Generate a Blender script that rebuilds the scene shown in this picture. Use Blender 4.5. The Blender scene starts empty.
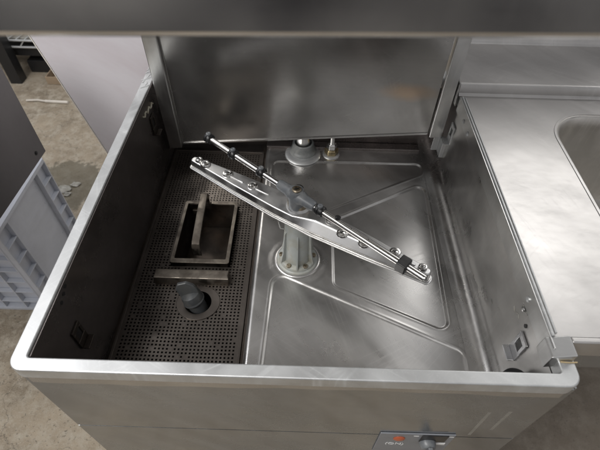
import bpy, bmesh, math, random
from mathutils import Vector, Matrix
random.seed(7)
S = bpy.context.scene
COL = S.collection
R = math.radians

# ------------------------------------------------------------ camera
cam_d = bpy.data.cameras.new('camera'); cam = bpy.data.objects.new('camera', cam_d); COL.objects.link(cam)
Rm = [[0.99956885, 0.02508368, 0.01526169], [0.02894075, -0.7539859, -0.65625277], [-0.00495413, 0.65641152, -0.75438676]]
right = Vector(Rm[0]); down = Vector(Rm[1]); fwd = Vector(Rm[2])
M = Matrix((( right[0], -down[0], -fwd[0], 0.325),
            ( right[1], -down[1], -fwd[1], -0.19383),
            ( right[2], -down[2], -fwd[2], 0.48137),
            (0, 0, 0, 1)))
cam.matrix_world = M
cam_d.sensor_width = 36; cam_d.lens = 444.87/600*36
cam_d.clip_start = 0.01; cam_d.clip_end = 100
cam_d.dof.use_dof = True; cam_d.dof.focus_distance = 0.74; cam_d.dof.aperture_fstop = 9.0
S.camera = cam

# ------------------------------------------------------------ world: dim kitchen light from every side
W = bpy.data.worlds.new('World'); S.world = W; W.use_nodes = True
nt = W.node_tree; nt.nodes.clear()
out = nt.nodes.new('ShaderNodeOutputWorld'); bg = nt.nodes.new('ShaderNodeBackground')
tc = nt.nodes.new('ShaderNodeTexCoord'); sep = nt.nodes.new('ShaderNodeSeparateXYZ')
ramp = nt.nodes.new('ShaderNodeValToRGB'); noi = nt.nodes.new('ShaderNodeTexNoise')
mixw = nt.nodes.new('ShaderNodeMix'); mixw.data_type = 'RGBA'; mixw.blend_type = 'MULTIPLY'
mapr = nt.nodes.new('ShaderNodeMapRange')
nt.links.new(tc.outputs['Generated'], sep.inputs[0])
mapr.inputs['From Min'].default_value = -1; nt.links.new(sep.outputs['Z'], mapr.inputs['Value'])
nt.links.new(mapr.outputs[0], ramp.inputs['Fac'])
e = ramp.color_ramp.elements
e[0].position = 0.0; e[0].color = (0.10, 0.085, 0.07, 1)
e[1].position = 1.0; e[1].color = (0.75, 0.76, 0.78, 1)
x = e.new(0.36); x.color = (0.20, 0.195, 0.19, 1)
x = e.new(0.55); x.color = (0.42, 0.42, 0.435, 1)
noi.inputs['Scale'].default_value = 2.3; noi.inputs['Detail'].default_value = 3
nt.links.new(tc.outputs['Generated'], noi.inputs['Vector'])
r2 = nt.nodes.new('ShaderNodeValToRGB'); nt.links.new(noi.outputs['Fac'], r2.inputs['Fac'])
r2.color_ramp.elements[0].position = 0.40; r2.color_ramp.elements[0].color = (0.16, 0.16, 0.18, 1)
r2.color_ramp.elements[1].position = 0.60; r2.color_ramp.elements[1].color = (1.65, 1.62, 1.58, 1)
mixw.inputs['Factor'].default_value = 1.0
nt.links.new(ramp.outputs['Color'], mixw.inputs['A']); nt.links.new(r2.outputs['Color'], mixw.inputs['B'])
nt.links.new(mixw.outputs['Result'], bg.inputs['Color']); bg.inputs['Strength'].default_value = 0.74
nt.links.new(bg.outputs[0], out.inputs[0])

# ------------------------------------------------------------ lamps (ceiling strip lights of the kitchen, plus an added back lamp)
def area(name, loc, target, sx, sy, power, col):
    d = bpy.data.lights.new(name, 'AREA'); d.shape = 'RECTANGLE'; d.size = sx; d.size_y = sy; d.energy = power; d.color = col
    o = bpy.data.objects.new(name, d); COL.objects.link(o); o.location = loc
    o.rotation_euler = (Vector(target)-Vector(loc)).to_track_quat('-Z', 'Y').to_euler()
    return o
area('ceiling_lamp_front', (-0.95, -0.75, 1.75), (0.2, 0.2, -0.2), 1.4, 0.6, 42, (1.0, 0.98, 0.95))
area('added_lamp_back', (1.9, 2.2, 1.8), (0.9, 0.4, 0), 2.4, 1.4, 25, (1.0, 0.98, 0.95))  # unseen lamp added to light the table and give wall glints
area('ceiling_lamp_side', (-1.5, 0.6, 1.8), (-0.4, 0.5, -0.4), 1.2, 0.6, 14, (0.97, 0.97, 1.0))
S.view_settings.view_transform = 'Standard'; S.view_settings.look = 'None'
S.view_settings.exposure = 0.08; S.view_settings.gamma = 1.0; S.view_settings.use_curve_mapping = False

# ============================================================ materials
def newmat(name):
    m = bpy.data.materials.new(name); m.use_nodes = True
    return m, m.node_tree, m.node_tree.nodes['Principled BSDF']
def N(t, typ, **kw):
    n = t.nodes.new(typ)
    for k, v in kw.items(): setattr(n, k, v)
    return n
def noise(t, vec, scale, detail=4, rough=0.55, dist=0.0):
    n = N(t, 'ShaderNodeTexNoise'); n.inputs['Scale'].default_value = scale; n.inputs['Detail'].default_value = detail
    n.inputs['Roughness'].default_value = rough; n.inputs['Distortion'].default_value = dist
    t.links.new(vec, n.inputs['Vector']); return n.outputs['Fac']
def mapping(t, vec, scale=(1,1,1), rot=(0,0,0)):
    if any(rot): vec = mapping_(t, vec, (1,1,1), rot)
    return mapping_(t, vec, scale)
def mapping_(t, vec, scale=(1,1,1), rot=(0,0,0)):
    n = N(t, 'ShaderNodeMapping'); n.inputs['Scale'].default_value = scale; n.inputs['Rotation'].default_value = rot
    t.links.new(vec, n.inputs['Vector']); return n.outputs[0]
def ramp_(t, fac, stops):
    n = N(t, 'ShaderNodeValToRGB'); t.links.new(fac, n.inputs['Fac'])
    el = n.color_ramp.elements
    while len(el) < len(stops): el.new(0.5)
    for e_, (p, c) in zip(el, stops):
        e_.position = p; e_.color = (c, c, c, 1) if not isinstance(c, tuple) else (*c, 1)
    return n.outputs['Color']
def mix(t, fac, a, b, blend='MIX'):
    n = N(t, 'ShaderNodeMix', data_type='RGBA', blend_type=blend)
    for s, v in (('Factor', fac), ('A', a), ('B', b)):
        i = n.inputs[s]
        if isinstance(v, (int, float)): i.default_value = v if s == 'Factor' else (v, v, v, 1)
        elif isinstance(v, tuple): i.default_value = (*v, 1)
        else: t.links.new(v, i)
    return n.outputs['Result']
def math_(t, op, a, b=0.0, clamp=False):
    n = N(t, 'ShaderNodeMath', operation=op); n.use_clamp = clamp
    for i, v in enumerate((a, b)):
        if isinstance(v, (int, float)): n.inputs[i].default_value = v
        else: t.links.new(v, n.inputs[i])
    return n.outputs[0]

def steel(name, base=(0.56, 0.55, 0.53), rough=0.3, brush=(1, 30, 30), film=None, film_amt=0.0, film_scale=6,
          smudge=0.12, scratch=0.5, metal=1.0, aniso=0.0, bump=0.12, speck=0.0, film_lo=.42, film_hi=.62, plane='xy', ss=1.0, tint=None):
    """worn stainless steel: fine brushing, wiped smears, cross scratches and an optional dried film"""
    m, t, p = newmat(name)
    tcn = N(t, 'ShaderNodeTexCoord'); v = tcn.outputs['Object']; v0 = v
    if plane != 'xy':
        sp_ = N(t, 'ShaderNodeSeparateXYZ'); cb = N(t, 'ShaderNodeCombineXYZ'); t.links.new(v, sp_.inputs[0])
        for k_, ch in enumerate({'yz': 'YZX', 'xz': 'XZY'}[plane]): t.links.new(sp_.outputs[ch], cb.inputs[k_])
        v = cb.outputs[0]
    br = noise(t, mapping(t, v, tuple(b*14 for b in brush)), 1.0, 5, 0.7)
    sm = noise(t, mapping(t, v, (3*ss, 5*ss, 4*ss), (0.2, 0.3, 0.6)), 2.2, 4, 0.5, 0.4)
    sm2 = noise(t, mapping(t, v, (8*ss, 2.4*ss, 6*ss), (0, 0, -0.7)), 3.0, 4, 0.5, 0.5)
    # scratches in several directions
    sc = None
    for k, (a, e_) in enumerate(((0.55, .040), (-0.80, .050), (1.25, .036), (-0.45, .044))):
        n1 = noise(t, mapping(t, v, (3.0, 90, 4), (0, 0, a)), 1.0, 0, 0.4, 0.0)
        n2 = noise(t, mapping(t, v, (1, 1, 1), (0.3*k, 0, a+1)), 11, 2, 0.5)
        l1 = ramp_(t, math_(t, 'ABSOLUTE', math_(t, 'SUBTRACT', n1, 0.5+.03*k)), ((0.0, 1.0), (e_, 0.0)))
        s1 = mix(t, 1.0, l1, ramp_(t, n2, ((.48, 0.0), (.66, 1.0))), 'MULTIPLY')
        sc = s1 if sc is None else mix(t, 1.0, sc, s1, 'ADD')
    ro = math_(t, 'ADD', rough, math_(t, 'MULTIPLY', math_(t, 'SUBTRACT', sm, 0.5), smudge*2.4))
    ro = math_(t, 'ADD', ro, math_(t, 'MULTIPLY', math_(t, 'SUBTRACT', sm2, 0.5), smudge*1.6))
    ro = math_(t, 'ADD', ro, math_(t, 'MULTIPLY', math_(t, 'SUBTRACT', br, 0.5), 0.11))
    ro = math_(t, 'ADD', ro, math_(t, 'MULTIPLY', sc, 0.10*scratch), True)
    dark = tuple(c*0.80 for c in base)
    c = mix(t, ramp_(t, sm2, ((.35, 0.0), (.65, 1.0))), dark, base)
    c = mix(t, math_(t, 'MULTIPLY', sc, 0.35*scratch), c, tuple(min(1, k*1.35) for k in base))
    c = mix(t, math_(t, 'MULTIPLY', math_(t, 'SUBTRACT', br, 0.5), 0.5), c, tuple(k*0.6 for k in base))
    me = metal
    if tint:                                         # warm reflected glow painted into the base colour: (centre, radii, colour, amount)
        sb = N(t, 'ShaderNodeVectorMath', operation='SUBTRACT'); t.links.new(v0, sb.inputs[0]); sb.inputs[1].default_value = tint[0]
        dv = N(t, 'ShaderNodeVectorMath', operation='DIVIDE'); t.links.new(sb.outputs[0], dv.inputs[0]); dv.inputs[1].default_value = tint[1]
        ln = N(t, 'ShaderNodeVectorMath', operation='LENGTH'); t.links.new(dv.outputs[0], ln.inputs[0])
        d_ = math_(t, 'ADD', ln.outputs['Value'], math_(t, 'MULTIPLY', math_(t, 'SUBTRACT', sm2, .5), 1.6))
        c = mix(t, math_(t, 'MULTIPLY', ramp_(t, d_, ((.25, 1.0), (1.0, 0.0))), tint[3]), c, tint[2])
    if film is not None:
        fn = noise(t, mapping(t, v, (1, 1, 1), (0.4, 0.1, 0.3)), film_scale, 5, 0.58, 0.35)
        fa = math_(t, 'MULTIPLY', ramp_(t, fn, ((film_lo, 0.0), (film_hi, 1.0))), film_amt)
        c = mix(t, fa, c, film)
        me = math_(t, 'SUBTRACT', metal, math_(t, 'MULTIPLY', fa, 0.6))
        ro = math_(t, 'ADD', ro, math_(t, 'MULTIPLY', fa, 0.22), True)
    if speck:
        sp = noise(t, v, 420, 2, 0.5)
        c = mix(t, math_(t, 'MULTIPLY', ramp_(t, sp, ((.60, 0.0), (.70, 1.0))), speck), c, (0.85, 0.85, 0.84))
    t.links.new(c, p.inputs['Base Color'])
    if isinstance(me, (int, float)): p.inputs['Metallic'].default_value = me
    else: t.links.new(me, p.inputs['Metallic'])
    t.links.new(ro, p.inputs['Roughness'])
    p.inputs['Anisotropic'].default_value = aniso
    b = N(t, 'ShaderNodeBump'); b.inputs['Strength'].default_value = bump; b.inputs['Distance'].default_value = 0.0006
    h = math_(t, 'MULTIPLY', br, 0.5)
    t.links.new(h, b.inputs['Height'])
    b2 = N(t, 'ShaderNodeBump'); b2.inputs['Strength'].default_value = 0.25; b2.inputs['Distance'].default_value = 0.004
    t.links.new(noise(t, v, 7, 2, 0.4), b2.inputs['Height']); t.links.new(b.outputs[0], b2.inputs['Normal'])
    t.links.new(b2.outputs[0], p.inputs['Normal'])
    return m

def plastic(name, col, rough=0.45, var=0.15, dirt=None, dirt_amt=0.0, scale=30, bump=0.1, metal=0.0, sss=0.0):
    m, t, p = newmat(name)
    v = N(t, 'ShaderNodeTexCoord').outputs['Object']
    n1 = noise(t, v, scale, 5, 0.6)
    c = mix(t, ramp_(t, n1, ((.3, 0.0), (.7, 1.0))), tuple(k*(1-var) for k in col), tuple(min(1, k*(1+var)) for k in col))
    if dirt:
        n2 = noise(t, v, scale*0.6, 6, 0.7, 1.0)
        c = mix(t, math_(t, 'MULTIPLY', ramp_(t, n2, ((.45, 0.0), (.62, 1.0))), dirt_amt), c, dirt)
    t.links.new(c, p.inputs['Base Color']); p.inputs['Roughness'].default_value = rough; p.inputs['Metallic'].default_value = metal
    b = N(t, 'ShaderNodeBump'); b.inputs['Strength'].default_value = bump; b.inputs['Distance'].default_value = 0.001
    t.links.new(noise(t, v, scale*6, 3, 0.6), b.inputs['Height']); t.links.new(b.outputs[0], p.inputs['Normal'])
    return m

M_rim = steel('rim_steel', (0.70, 0.71, 0.71), 0.42, (4, 4, 4), film=(0.60, 0.61, 0.61), film_amt=0.55, film_scale=14, film_lo=.25, film_hi=.8, smudge=.09, scratch=1.0, speck=0.25)
M_floor = steel('pressed_floor_steel', (0.66, 0.65, 0.635), 0.28, (1.5, 1.5, 1.5), film=(0.46, 0.45, 0.43), film_amt=0.22, film_scale=5, smudge=.10, scratch=.42, bump=.03, film_lo=.3, film_hi=.75)
M_wallr = steel('right_wall_steel', (0.62, 0.625, 0.64), 0.24, (4, 1, 20), film=(0.45, 0.46, 0.48), film_amt=0.30, film_scale=3, smudge=.05, scratch=.22, film_lo=.25, film_hi=.75, plane='yz', bump=.015, ss=.5)
M_walll = steel('stained_shade_wall_steel', (0.30, 0.27, 0.258), 0.20, (4, 1, 20), film=(0.06, 0.048, 0.044), film_amt=0.72, film_scale=4, smudge=.05, scratch=.15, film_lo=.3, film_hi=.6, plane='yz', bump=.04)  # brown film, darkened further to carry the walls' shade in the colour
M_back = steel('back_panel_steel', (0.58, 0.57, 0.555), 0.20, (1, 14, 22), film=(0.33, 0.32, 0.31), film_amt=0.35, film_scale=3, smudge=.08, scratch=.3, aniso=.2, plane='xz', bump=.02, ss=.5, film_lo=.3, film_hi=.75, tint=((.525, .57, .0), (.075, 1, .024), (.85, .58, .36), .55))
M_flange = steel('flange_steel', (0.70, 0.70, 0.69), 0.33, (14, 14, 1), smudge=.08, scratch=.3, bump=.04)
M_table = steel('table_steel', (0.60, 0.587, 0.575), 0.36, (2, 6, 6), film=(0.40, 0.39, 0.38), film_amt=0.5, film_scale=5, smudge=.11, ss=.7, scratch=.5, bump=.05, film_lo=.3, film_hi=.75)
M_bowl = steel('bowl_steel', (0.60, 0.58, 0.55), 0.36, (2, 7, 7), film=(0.45, 0.43, 0.39), film_amt=0.45, film_scale=8, smudge=.14, scratch=.6)
M_front = steel('front_panel_steel', (0.43, 0.445, 0.46), 0.20, (1, 6, 9), film=(0.19, 0.185, 0.178), film_amt=0.38, film_scale=6, smudge=.15, scratch=.35, plane='xz', bump=.06, film_lo=.32, film_hi=.72)
M_hood = steel('hood_steel', (0.80, 0.79, 0.78), 0.18, (1, 30, 30), smudge=.05, scratch=.1, bump=.03)
M_arm = steel('polished_arm_steel', (0.72, 0.72, 0.72), 0.33, (3, 3, 3), film=(0.50, 0.49, 0.46), film_amt=0.35, film_scale=24, smudge=.05, scratch=.25, bump=.015)
M_tube = steel('tube_steel', (0.78, 0.77, 0.75), 0.20, (3, 3, 3), smudge=.05, scratch=.15, bump=.01)
M_strain = steel('stained_strainer_steel', (0.19, 0.168, 0.150), 0.34, (3, 3, 3), film=(0.045, 0.036, 0.030), film_amt=0.85, film_scale=10, smudge=.12, scratch=.3, film_lo=.35)
M_basket = steel('stained_basket_steel', (0.12, 0.10, 0.085), 0.36, (3, 3, 3), film=(0.022, 0.017, 0.014), film_amt=0.8, film_scale=18, smudge=.12, scratch=.2)
M_handle = steel('worn_handle_steel', (0.26, 0.23, 0.195), 0.36, (3, 3, 3), film=(0.06, 0.048, 0.037), film_amt=0.7, film_scale=40, smudge=.08, scratch=.3, bump=.03)
M_sump = plastic('sump_dark', (0.03, 0.026, 0.024), 0.35, metal=0.3)
M_brass = plastic('brass', (0.60, 0.50, 0.30), 0.28, 0.25, (0.20, 0.16, 0.10), 0.6, 90, metal=1.0)
M_brass2 = plastic('dull_bronze_ring', (0.42, 0.36, 0.27), 0.38, 0.25, (0.15, 0.12, 0.09), 0.6, 90, metal=1.0)
M_ped = plastic('pedestal_plastic', (0.36, 0.38, 0.365), 0.42, 0.10, (0.30, 0.27, 0.19), 0.55, 34)
M_grey = plastic('grey_pipe_plastic', (0.17, 0.18, 0.18), 0.40, 0.12, (0.36, 0.35, 0.32), 0.35, 45)
M_hub = plastic('hub_plastic', (0.135, 0.145, 0.155), 0.36, 0.15, (0.26, 0.26, 0.25), 0.4, 60)
M_plug = plastic('plug_plastic', (0.062, 0.066, 0.070), 0.38, 0.15, (0.12, 0.12, 0.11), 0.4, 50)
M_black = plastic('black_plastic', (0.012, 0.012, 0.013), 0.36, 0.1, (0.06, 0.06, 0.06), 0.35, 80)
M_blackm = plastic('black_powder_coat', (0.015, 0.015, 0.016), 0.42)
M_darkp = plastic('dark_cabinet_side', (0.19, 0.182, 0.178), 0.30, 0.12, (0.16, 0.15, 0.145), 0.4, 5, 0.05, metal=0.75)
M_board = plastic('white_board', (0.70, 0.675, 0.715), 0.5, 0.03, (0.56, 0.49, 0.52), 0.5, 3, 0.02)
M_boarde = plastic('board_edge', (0.80, 0.76, 0.70), 0.55, 0.05)
M_crate = plastic('crate_grey', (0.50, 0.52, 0.575), 0.42, 0.06, (0.40, 0.42, 0.46), 0.4, 10, 0.04)
M_label = plastic('control_plate', (0.23, 0.24, 0.26), 0.38, 0.06, metal=0.2)
M_white = plastic('white_print', (0.75, 0.75, 0.74), 0.5, 0.03)
M_red = plastic('red_lens', (0.42, 0.10, 0.045), 0.25, 0.1)
M_scrap = plastic('damp_paper', (0.32, 0.31, 0.28), 0.5, 0.3, (0.2, 0.19, 0.15), 0.6, 60)
M_rod = plastic('pale_rod', (0.62, 0.58, 0.52), 0.4, 0.1)
M_card = plastic('cardboard', (0.33, 0.25, 0.17), 0.7, 0.12)
M_bluew = plastic('pale_bag', (0.36, 0.42, 0.50), 0.5, 0.15)
M_seal = plastic('sealant', (0.62, 0.60, 0.50), 0.5, 0.2, (0.30, 0.26, 0.16), 0.6, 60)
M_tape = plastic('tape_residue', (0.25, 0.235, 0.205), 0.6, 0.15, scale=60)
M_gold = plastic('golden_sealant', (0.42, 0.33, 0.19), 0.4, 0.2, scale=60)

def concrete():
    m, t, p = newmat('concrete')
    v = N(t, 'ShaderNodeTexCoord').outputs['Object']
    a = noise(t, v, 2.6, 8, 0.68, 0.6); b = noise(t, v, 22, 6, 0.7); c3 = noise(t, v, 140, 3, 0.6)
    c = mix(t, ramp_(t, a, ((.36, 0.0), (.62, 1.0))), (0.18, 0.145, 0.102), (0.36, 0.298, 0.22))
    c = mix(t, ramp_(t, b, ((.45, 0.0), (.66, 1.0))), c, (0.40, 0.355, 0.285))
    c = mix(t, ramp_(t, c3, ((.60, 0.0), (.70, .8))), c, (0.09, 0.075, 0.055))
    g4 = noise(t, v, 420, 2, 0.6); c = mix(t, ramp_(t, g4, ((.58, 0.0), (.66, .7))), c, (0.46, 0.42, 0.35))
    vo = N(t, 'ShaderNodeTexVoronoi', feature='DISTANCE_TO_EDGE'); vo.inputs['Scale'].default_value = 2.1
    wv = N(t, 'ShaderNodeVectorMath', operation='ADD'); t.links.new(v, wv.inputs[0])
    nz = N(t, 'ShaderNodeTexNoise'); nz.inputs['Scale'].default_value = 5; nz.inputs['Detail'].default_value = 6; t.links.new(v, nz.inputs['Vector']); t.links.new(nz.outputs['Color'], wv.inputs[1])
    t.links.new(wv.outputs[0], vo.inputs['Vector'])
    c = mix(t, ramp_(t, vo.outputs['Distance'], ((.0, .7), (.006, 0.0))), c, (0.06, 0.05, 0.04))
    w = noise(t, v, 3.4, 6, 0.6, 0.5)
    # damp stain round the crate
    vm = N(t, 'ShaderNodeVectorMath', operation='DISTANCE'); t.links.new(v, vm.inputs[0]); vm.inputs[1].default_value = (-0.70, 1.16, -0.86)
    d = math_(t, 'ADD', vm.outputs['Value'], math_(t, 'MULTIPLY', math_(t, 'SUBTRACT', b, .5), 0.16))
    wet = ramp_(t, d, ((.15, 1.0), (.165, 0.0)))
    c = mix(t, math_(t, 'MULTIPLY', wet, 0.62), c, (0.085, 0.08, 0.055))
    vg = N(t, 'ShaderNodeVectorMath', operation='DISTANCE'); t.links.new(v, vg.inputs[0]); vg.inputs[1].default_value = (1.25, 0.25, -0.86)  # table's shadow, painted as a darker mottled patch into the concrete colour
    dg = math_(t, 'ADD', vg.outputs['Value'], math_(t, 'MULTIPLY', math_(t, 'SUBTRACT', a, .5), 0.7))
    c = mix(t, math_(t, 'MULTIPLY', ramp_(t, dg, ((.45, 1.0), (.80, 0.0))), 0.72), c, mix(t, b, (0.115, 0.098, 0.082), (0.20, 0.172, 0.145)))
    t.links.new(c, p.inputs['Base Color'])
    t.links.new(math_(t, 'SUBTRACT', 0.72, math_(t, 'MULTIPLY', wet, 0.42)), p.inputs['Roughness'])
    bp = N(t, 'ShaderNodeBump'); bp.inputs['Strength'].default_value = 0.4; bp.inputs['Distance'].default_value = 0.004
    t.links.new(math_(t, 'ADD', b, math_(t, 'MULTIPLY', c3, .4)), bp.inputs['Height']); t.links.new(bp.outputs[0], p.inputs['Normal'])
    return m
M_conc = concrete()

# ============================================================ geometry helpers
def obj(name, bm, mat, parent=None, smooth=False, bevel=0.0, seg=2, angle=35):
    me = bpy.data.meshes.new(name); bmesh.ops.recalc_face_normals(bm, faces=bm.faces); bm.to_mesh(me); bm.free()
    o = bpy.data.objects.new(name, me); COL.objects.link(o)
    me.materials.append(mat)
    if smooth or bevel:
        for p in me.polygons: p.use_smooth = True
    if bevel:
        b = o.modifiers.new('b', 'BEVEL'); b.width = bevel; b.segments = seg; b.limit_method = 'ANGLE'; b.angle_limit = R(angle)
        b.harden_normals = True
    elif smooth:
        me.set_sharp_from_angle(angle=R(40))
    if parent: o.parent = parent
    return o
def tag(o, label=None, cat=None, group=None, kind=None):
    if label: o['label'] = label
    if cat: o['category'] = cat
    if group: o['group'] = group
    if kind: o['kind'] = kind
    return o
def thing(name, label, cat, group=None):
    o = bpy.data.objects.new(name, None); o.empty_display_size = .05; COL.objects.link(o); return tag(o, label, cat, group)
def box(bm, x0, x1, y0, y1, z0, z1, mat=None):
    vs = [bm.verts.new(p) for p in ((x0,y0,z0),(x1,y0,z0),(x1,y1,z0),(x0,y1,z0),(x0,y0,z1),(x1,y0,z1),(x1,y1,z1),(x0,y1,z1))]
    for f in ((0,3,2,1),(4,5,6,7),(0,1,5,4),(1,2,6,5),(2,3,7,6),(3,0,4,7)): bm.faces.new([vs[i] for i in f])
    if mat is not None:
        for v in vs: v.co = mat @ v.co
    return vs
def B(*a, mat=None):
    bm = bmesh.new(); box(bm, *a, mat=mat); return bm
def rot_to(d):
    return Vector(d).to_track_quat('Z', 'Y').to_matrix().to_4x4()
def lathe(bm, prof, loc=(0,0,0), axis=(0,0,1), n=40, caps=True):
    """prof: (r, h) along the axis"""
    Mx = Matrix.Translation(loc) @ rot_to(axis)
    rings = []
    for r, h in prof:
        rings.append([bm.verts.new(Mx @ Vector((r*math.cos(2*math.pi*i/n), r*math.sin(2*math.pi*i/n), h))) for i in range(n)])
    for a, b in zip(rings, rings[1:]):
        for i in range(n): bm.faces.new((a[i], a[(i+1) % n], b[(i+1) % n], b[i]))
    if caps:
        bm.faces.new(rings[0][::-1]); bm.faces.new(rings[-1])
def L(prof, loc=(0,0,0), axis=(0,0,1), n=40, caps=True):
    bm = bmesh.new(); lathe(bm, prof, loc, axis, n, caps); return bm
def tube(bm, pts, r, n=14):
    pts = [Vector(p) for p in pts]; rings = []
    prev = None
    for i, p in enumerate(pts):
        d = (pts[min(i+1, len(pts)-1)]-pts[max(i-1, 0)]).normalized()
        u = Vector((0,0,1)) if prev is None else prev
        if abs(d.dot(u)) > .95 and prev is None: u = Vector((1,0,0))
        a = (u - d*u.dot(d)).normalized(); prev = a; b = d.cross(a)
        rings.append([bm.verts.new(p + r*(math.cos(2*math.pi*k/n)*a + math.sin(2*math.pi*k/n)*b)) for k in range(n)])
    for q, w in zip(rings, rings[1:]):
        for i in range(n): bm.faces.new((q[i], q[(i+1) % n], w[(i+1) % n], w[i]))
    bm.faces.new(rings[0][::-1]); bm.faces.new(rings[-1])
def prism(bm, poly, z0, z1, mat=None):
    lo = [bm.verts.new((x, y, z0)) for x, y in poly]; hi = [bm.verts.new((x, y, z1)) for x, y in poly]
    n = len(poly)
    for i in range(n): bm.faces.new((lo[i], lo[(i+1) % n], hi[(i+1) % n], hi[i]))
    bm.faces.new(lo[::-1]); bm.faces.new(hi)
    if mat is not None:
        for v in lo+hi: v.co = mat @ v.co
def rrect(x0, x1, y0, y1, rs, n=8):
    """rounded rect, rs = radii at (x0y0, x1y0, x1y1, x0y1)"""
    pts = []
    for (cx, cy, a0), r in zip(((x0, y0, 180), (x1, y0, 270), (x1, y1, 0), (x0, y1, 90)), rs):
        ox = cx + (r if cx == x0 else -r); oy = cy + (r if cy == y0 else -r)
        for i in range(n+1):
            a = R(a0 + 90*i/n); pts.append((ox + r*math.cos(a), oy + r*math.sin(a)))
    return pts
def ring_prism(bm, outer, inner, z0, z1):
    n = len(outer)
    v = [[bm.verts.new((x, y, z)) for x, y in loop] for loop, z in ((outer, z0), (outer, z1), (inner, z1), (inner, z0))]
    for a, b in ((0, 1), (1, 2), (2, 3), (3, 0)):
        for i in range(n): bm.faces.new((v[a][i], v[a][(i+1) % n], v[b][(i+1) % n], v[b][i]))

# ============================================================ the setting
fl = bmesh.new()
vs = [fl.verts.new(p) for p in ((-4,-1.3,-.86),(4,-1.3,-.86),(4,5,-.86),(-4,5,-.86))]; fl.faces.new(vs)
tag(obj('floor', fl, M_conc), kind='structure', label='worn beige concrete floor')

# ============================================================ dishwasher
DW = thing('commercial_dishwasher', 'stainless steel hood dishwasher with its hood raised over an open wash tank', 'dishwasher')
XL, XR, YF, YB = 0.02, 0.621, 0.018, 0.628
ZS, ZF = -0.192, -0.172          # strainer level, pressed floor level

# rim: left, front and right stretch as one folded ledge
rim = bmesh.new()
o_ = rrect(0, .641, 0, .66, (.016, .016, .002, .002)); i_ = rrect(XL-.002, XR+.001, YF-.002, YB+.004, (.004, .004, .002, .002))
ring_prism(rim, o_, i_, -.021, 0.0)
obj('rim', rim, M_rim, DW, bevel=.0022, seg=3)
# walls
obj('side_wall', B(XL-.0016, XL, YF, YB, -.31, -.0035), M_walll, DW)['label'] = 'brown stained left wall of the tank, with its shade in the colour'
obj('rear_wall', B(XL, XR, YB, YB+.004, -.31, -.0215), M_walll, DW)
obj('front_wall', B(XL, XR, YF-.0045, YF-.0005, -.31, -.0215), M_walll, DW)
bm = bmesh.new()                                     # right wall, leaning in slightly and turning into the floor
prof = [(XR+.001, -.0215), (XR-.001, -.08)]
for k in range(9):
    a = R(90*k/8); prof.append((XR-.026+.025*math.cos(a), ZF+.0260-.025*math.sin(a)))
prof.append((XR-.0345, ZF+.0006))
NY = 40
rows = []
for j in range(NY+1):
    y = YF + (YB-YF)*j/NY
    rows.append([bm.verts.new((px, y, pz)) for px, pz in prof])
for a, b in zip(rows, rows[1:]):
    for i in range(len(prof)-1): bm.faces.new((a[i], a[i+1], b[i+1], b[i]))
obj('side_wall', bm, M_floor, DW, smooth=True)['label'] = 'pale grey right wall of the tank, curving into the floor'
obj('wall_lining', B(XR+.004, .634, .02, YB, -.30, -.022), M_front, DW)

# pressed floor (height field with embossed ribs)
def sd_poly(px, py, poly):
    d = 1e9; s = 1; n = len(poly)
    for i in range(n):
        ax, ay = poly[i]; bx_, by_ = poly[i-1]
        ex, ey = bx_-ax, by_-ay; wx, wy = px-ax, py-ay
        tt = max(0, min(1, (wx*ex+wy*ey)/(ex*ex+ey*ey)))
        dx, dy = wx-ex*tt, wy-ey*tt; d = min(d, dx*dx+dy*dy)
        c = (py >= ay, py < by_, ex*wy > ey*wx)
        if all(c) or not any(c): s = -s
    return s*math.sqrt(d)
def shrink_round(poly, r):
    # polygon rounded by r: distance to inner offset polygon minus r (offset approximated about the centroid edges)
    n = len(poly); cx = sum(p[0] for p in poly)/n; cy = sum(p[1] for p in poly)/n
    lines = []
    for i in range(n):
        (ax, ay), (bx_, by_) = poly[i], poly[(i+1) % n]
        nx, ny = by_-ay, -(bx_-ax); l = math.hypot(nx, ny); nx /= l; ny /= l
        if (cx-ax)*nx+(cy-ay)*ny > 0: nx, ny = -nx, -ny
        lines.append((nx, ny, nx*ax+ny*ay-r))
    res = []
    for i in range(n):
        a, b = lines[i-1], lines[i]; det = a[0]*b[1]-a[1]*b[0]
        res.append(((a[2]*b[1]-a[1]*b[2])/det, (a[0]*b[2]-a[2]*b[0])/det))
    return res
polys = [([(.258, .560), (.583, .564), (.581, .532), (.352, .405), (.262, .405)], .012),
         [(.384, .398), (.584, .512), (.581, .144), (.385, .240)] and ([(.384, .388), (.582, .500), (.568, .154), (.383, .238)], .014),
         ([(.277, .262), (.584, .120), (.578, .030), (.268, .030)], .018)]
polys = [(shrink_round(p, r), r) for p, r in polys]
FX0, FX1, FY0, FY1 = .238, XR-.033, YF+.001, YB-.024
nx, ny = 300, 480
bm = bmesh.new(); grid = []
def sst(a, b, v):
    v = max(0, min(1, (v-a)/(b-a))); return v*v*(3-2*v)
for j in range(ny+1):
    y = FY0+(FY1-FY0)*j/ny; row = []
    for i in range(nx+1):
        x = FX0+(FX1-FX0)*i/nx
        z = ZF
        dm = min(sd_poly(x, y, p)-r for p, r in polys)
        z -= .0017*sst(.0024, -.0024, dm)
        z += .0004*math.exp(-((dm-.0040)/.0018)**2)
        dx = x-FX0
        if dx < .010: z -= .010*(1-math.sqrt(max(0, 1-((.010-dx)/.010)**2)))
        if y > FY1-.014: z -= .0*(y-FY1+.014)
        z += .0010*math.sin(x*17+1)*math.sin(y*11+.6)*sst(FX1, FX1-.05, x)
        r0 = math.hypot(x-.318, y-.291)
        z += .0010*sst(.056, .042, r0)
        row.append(bm.verts.new((x, y, z)))
    grid.append(row)
for a, b in zip(grid, grid[1:]):
    for i in range(nx): bm.faces.new((a[i], a[i+1], b[i+1], b[i]))
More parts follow.
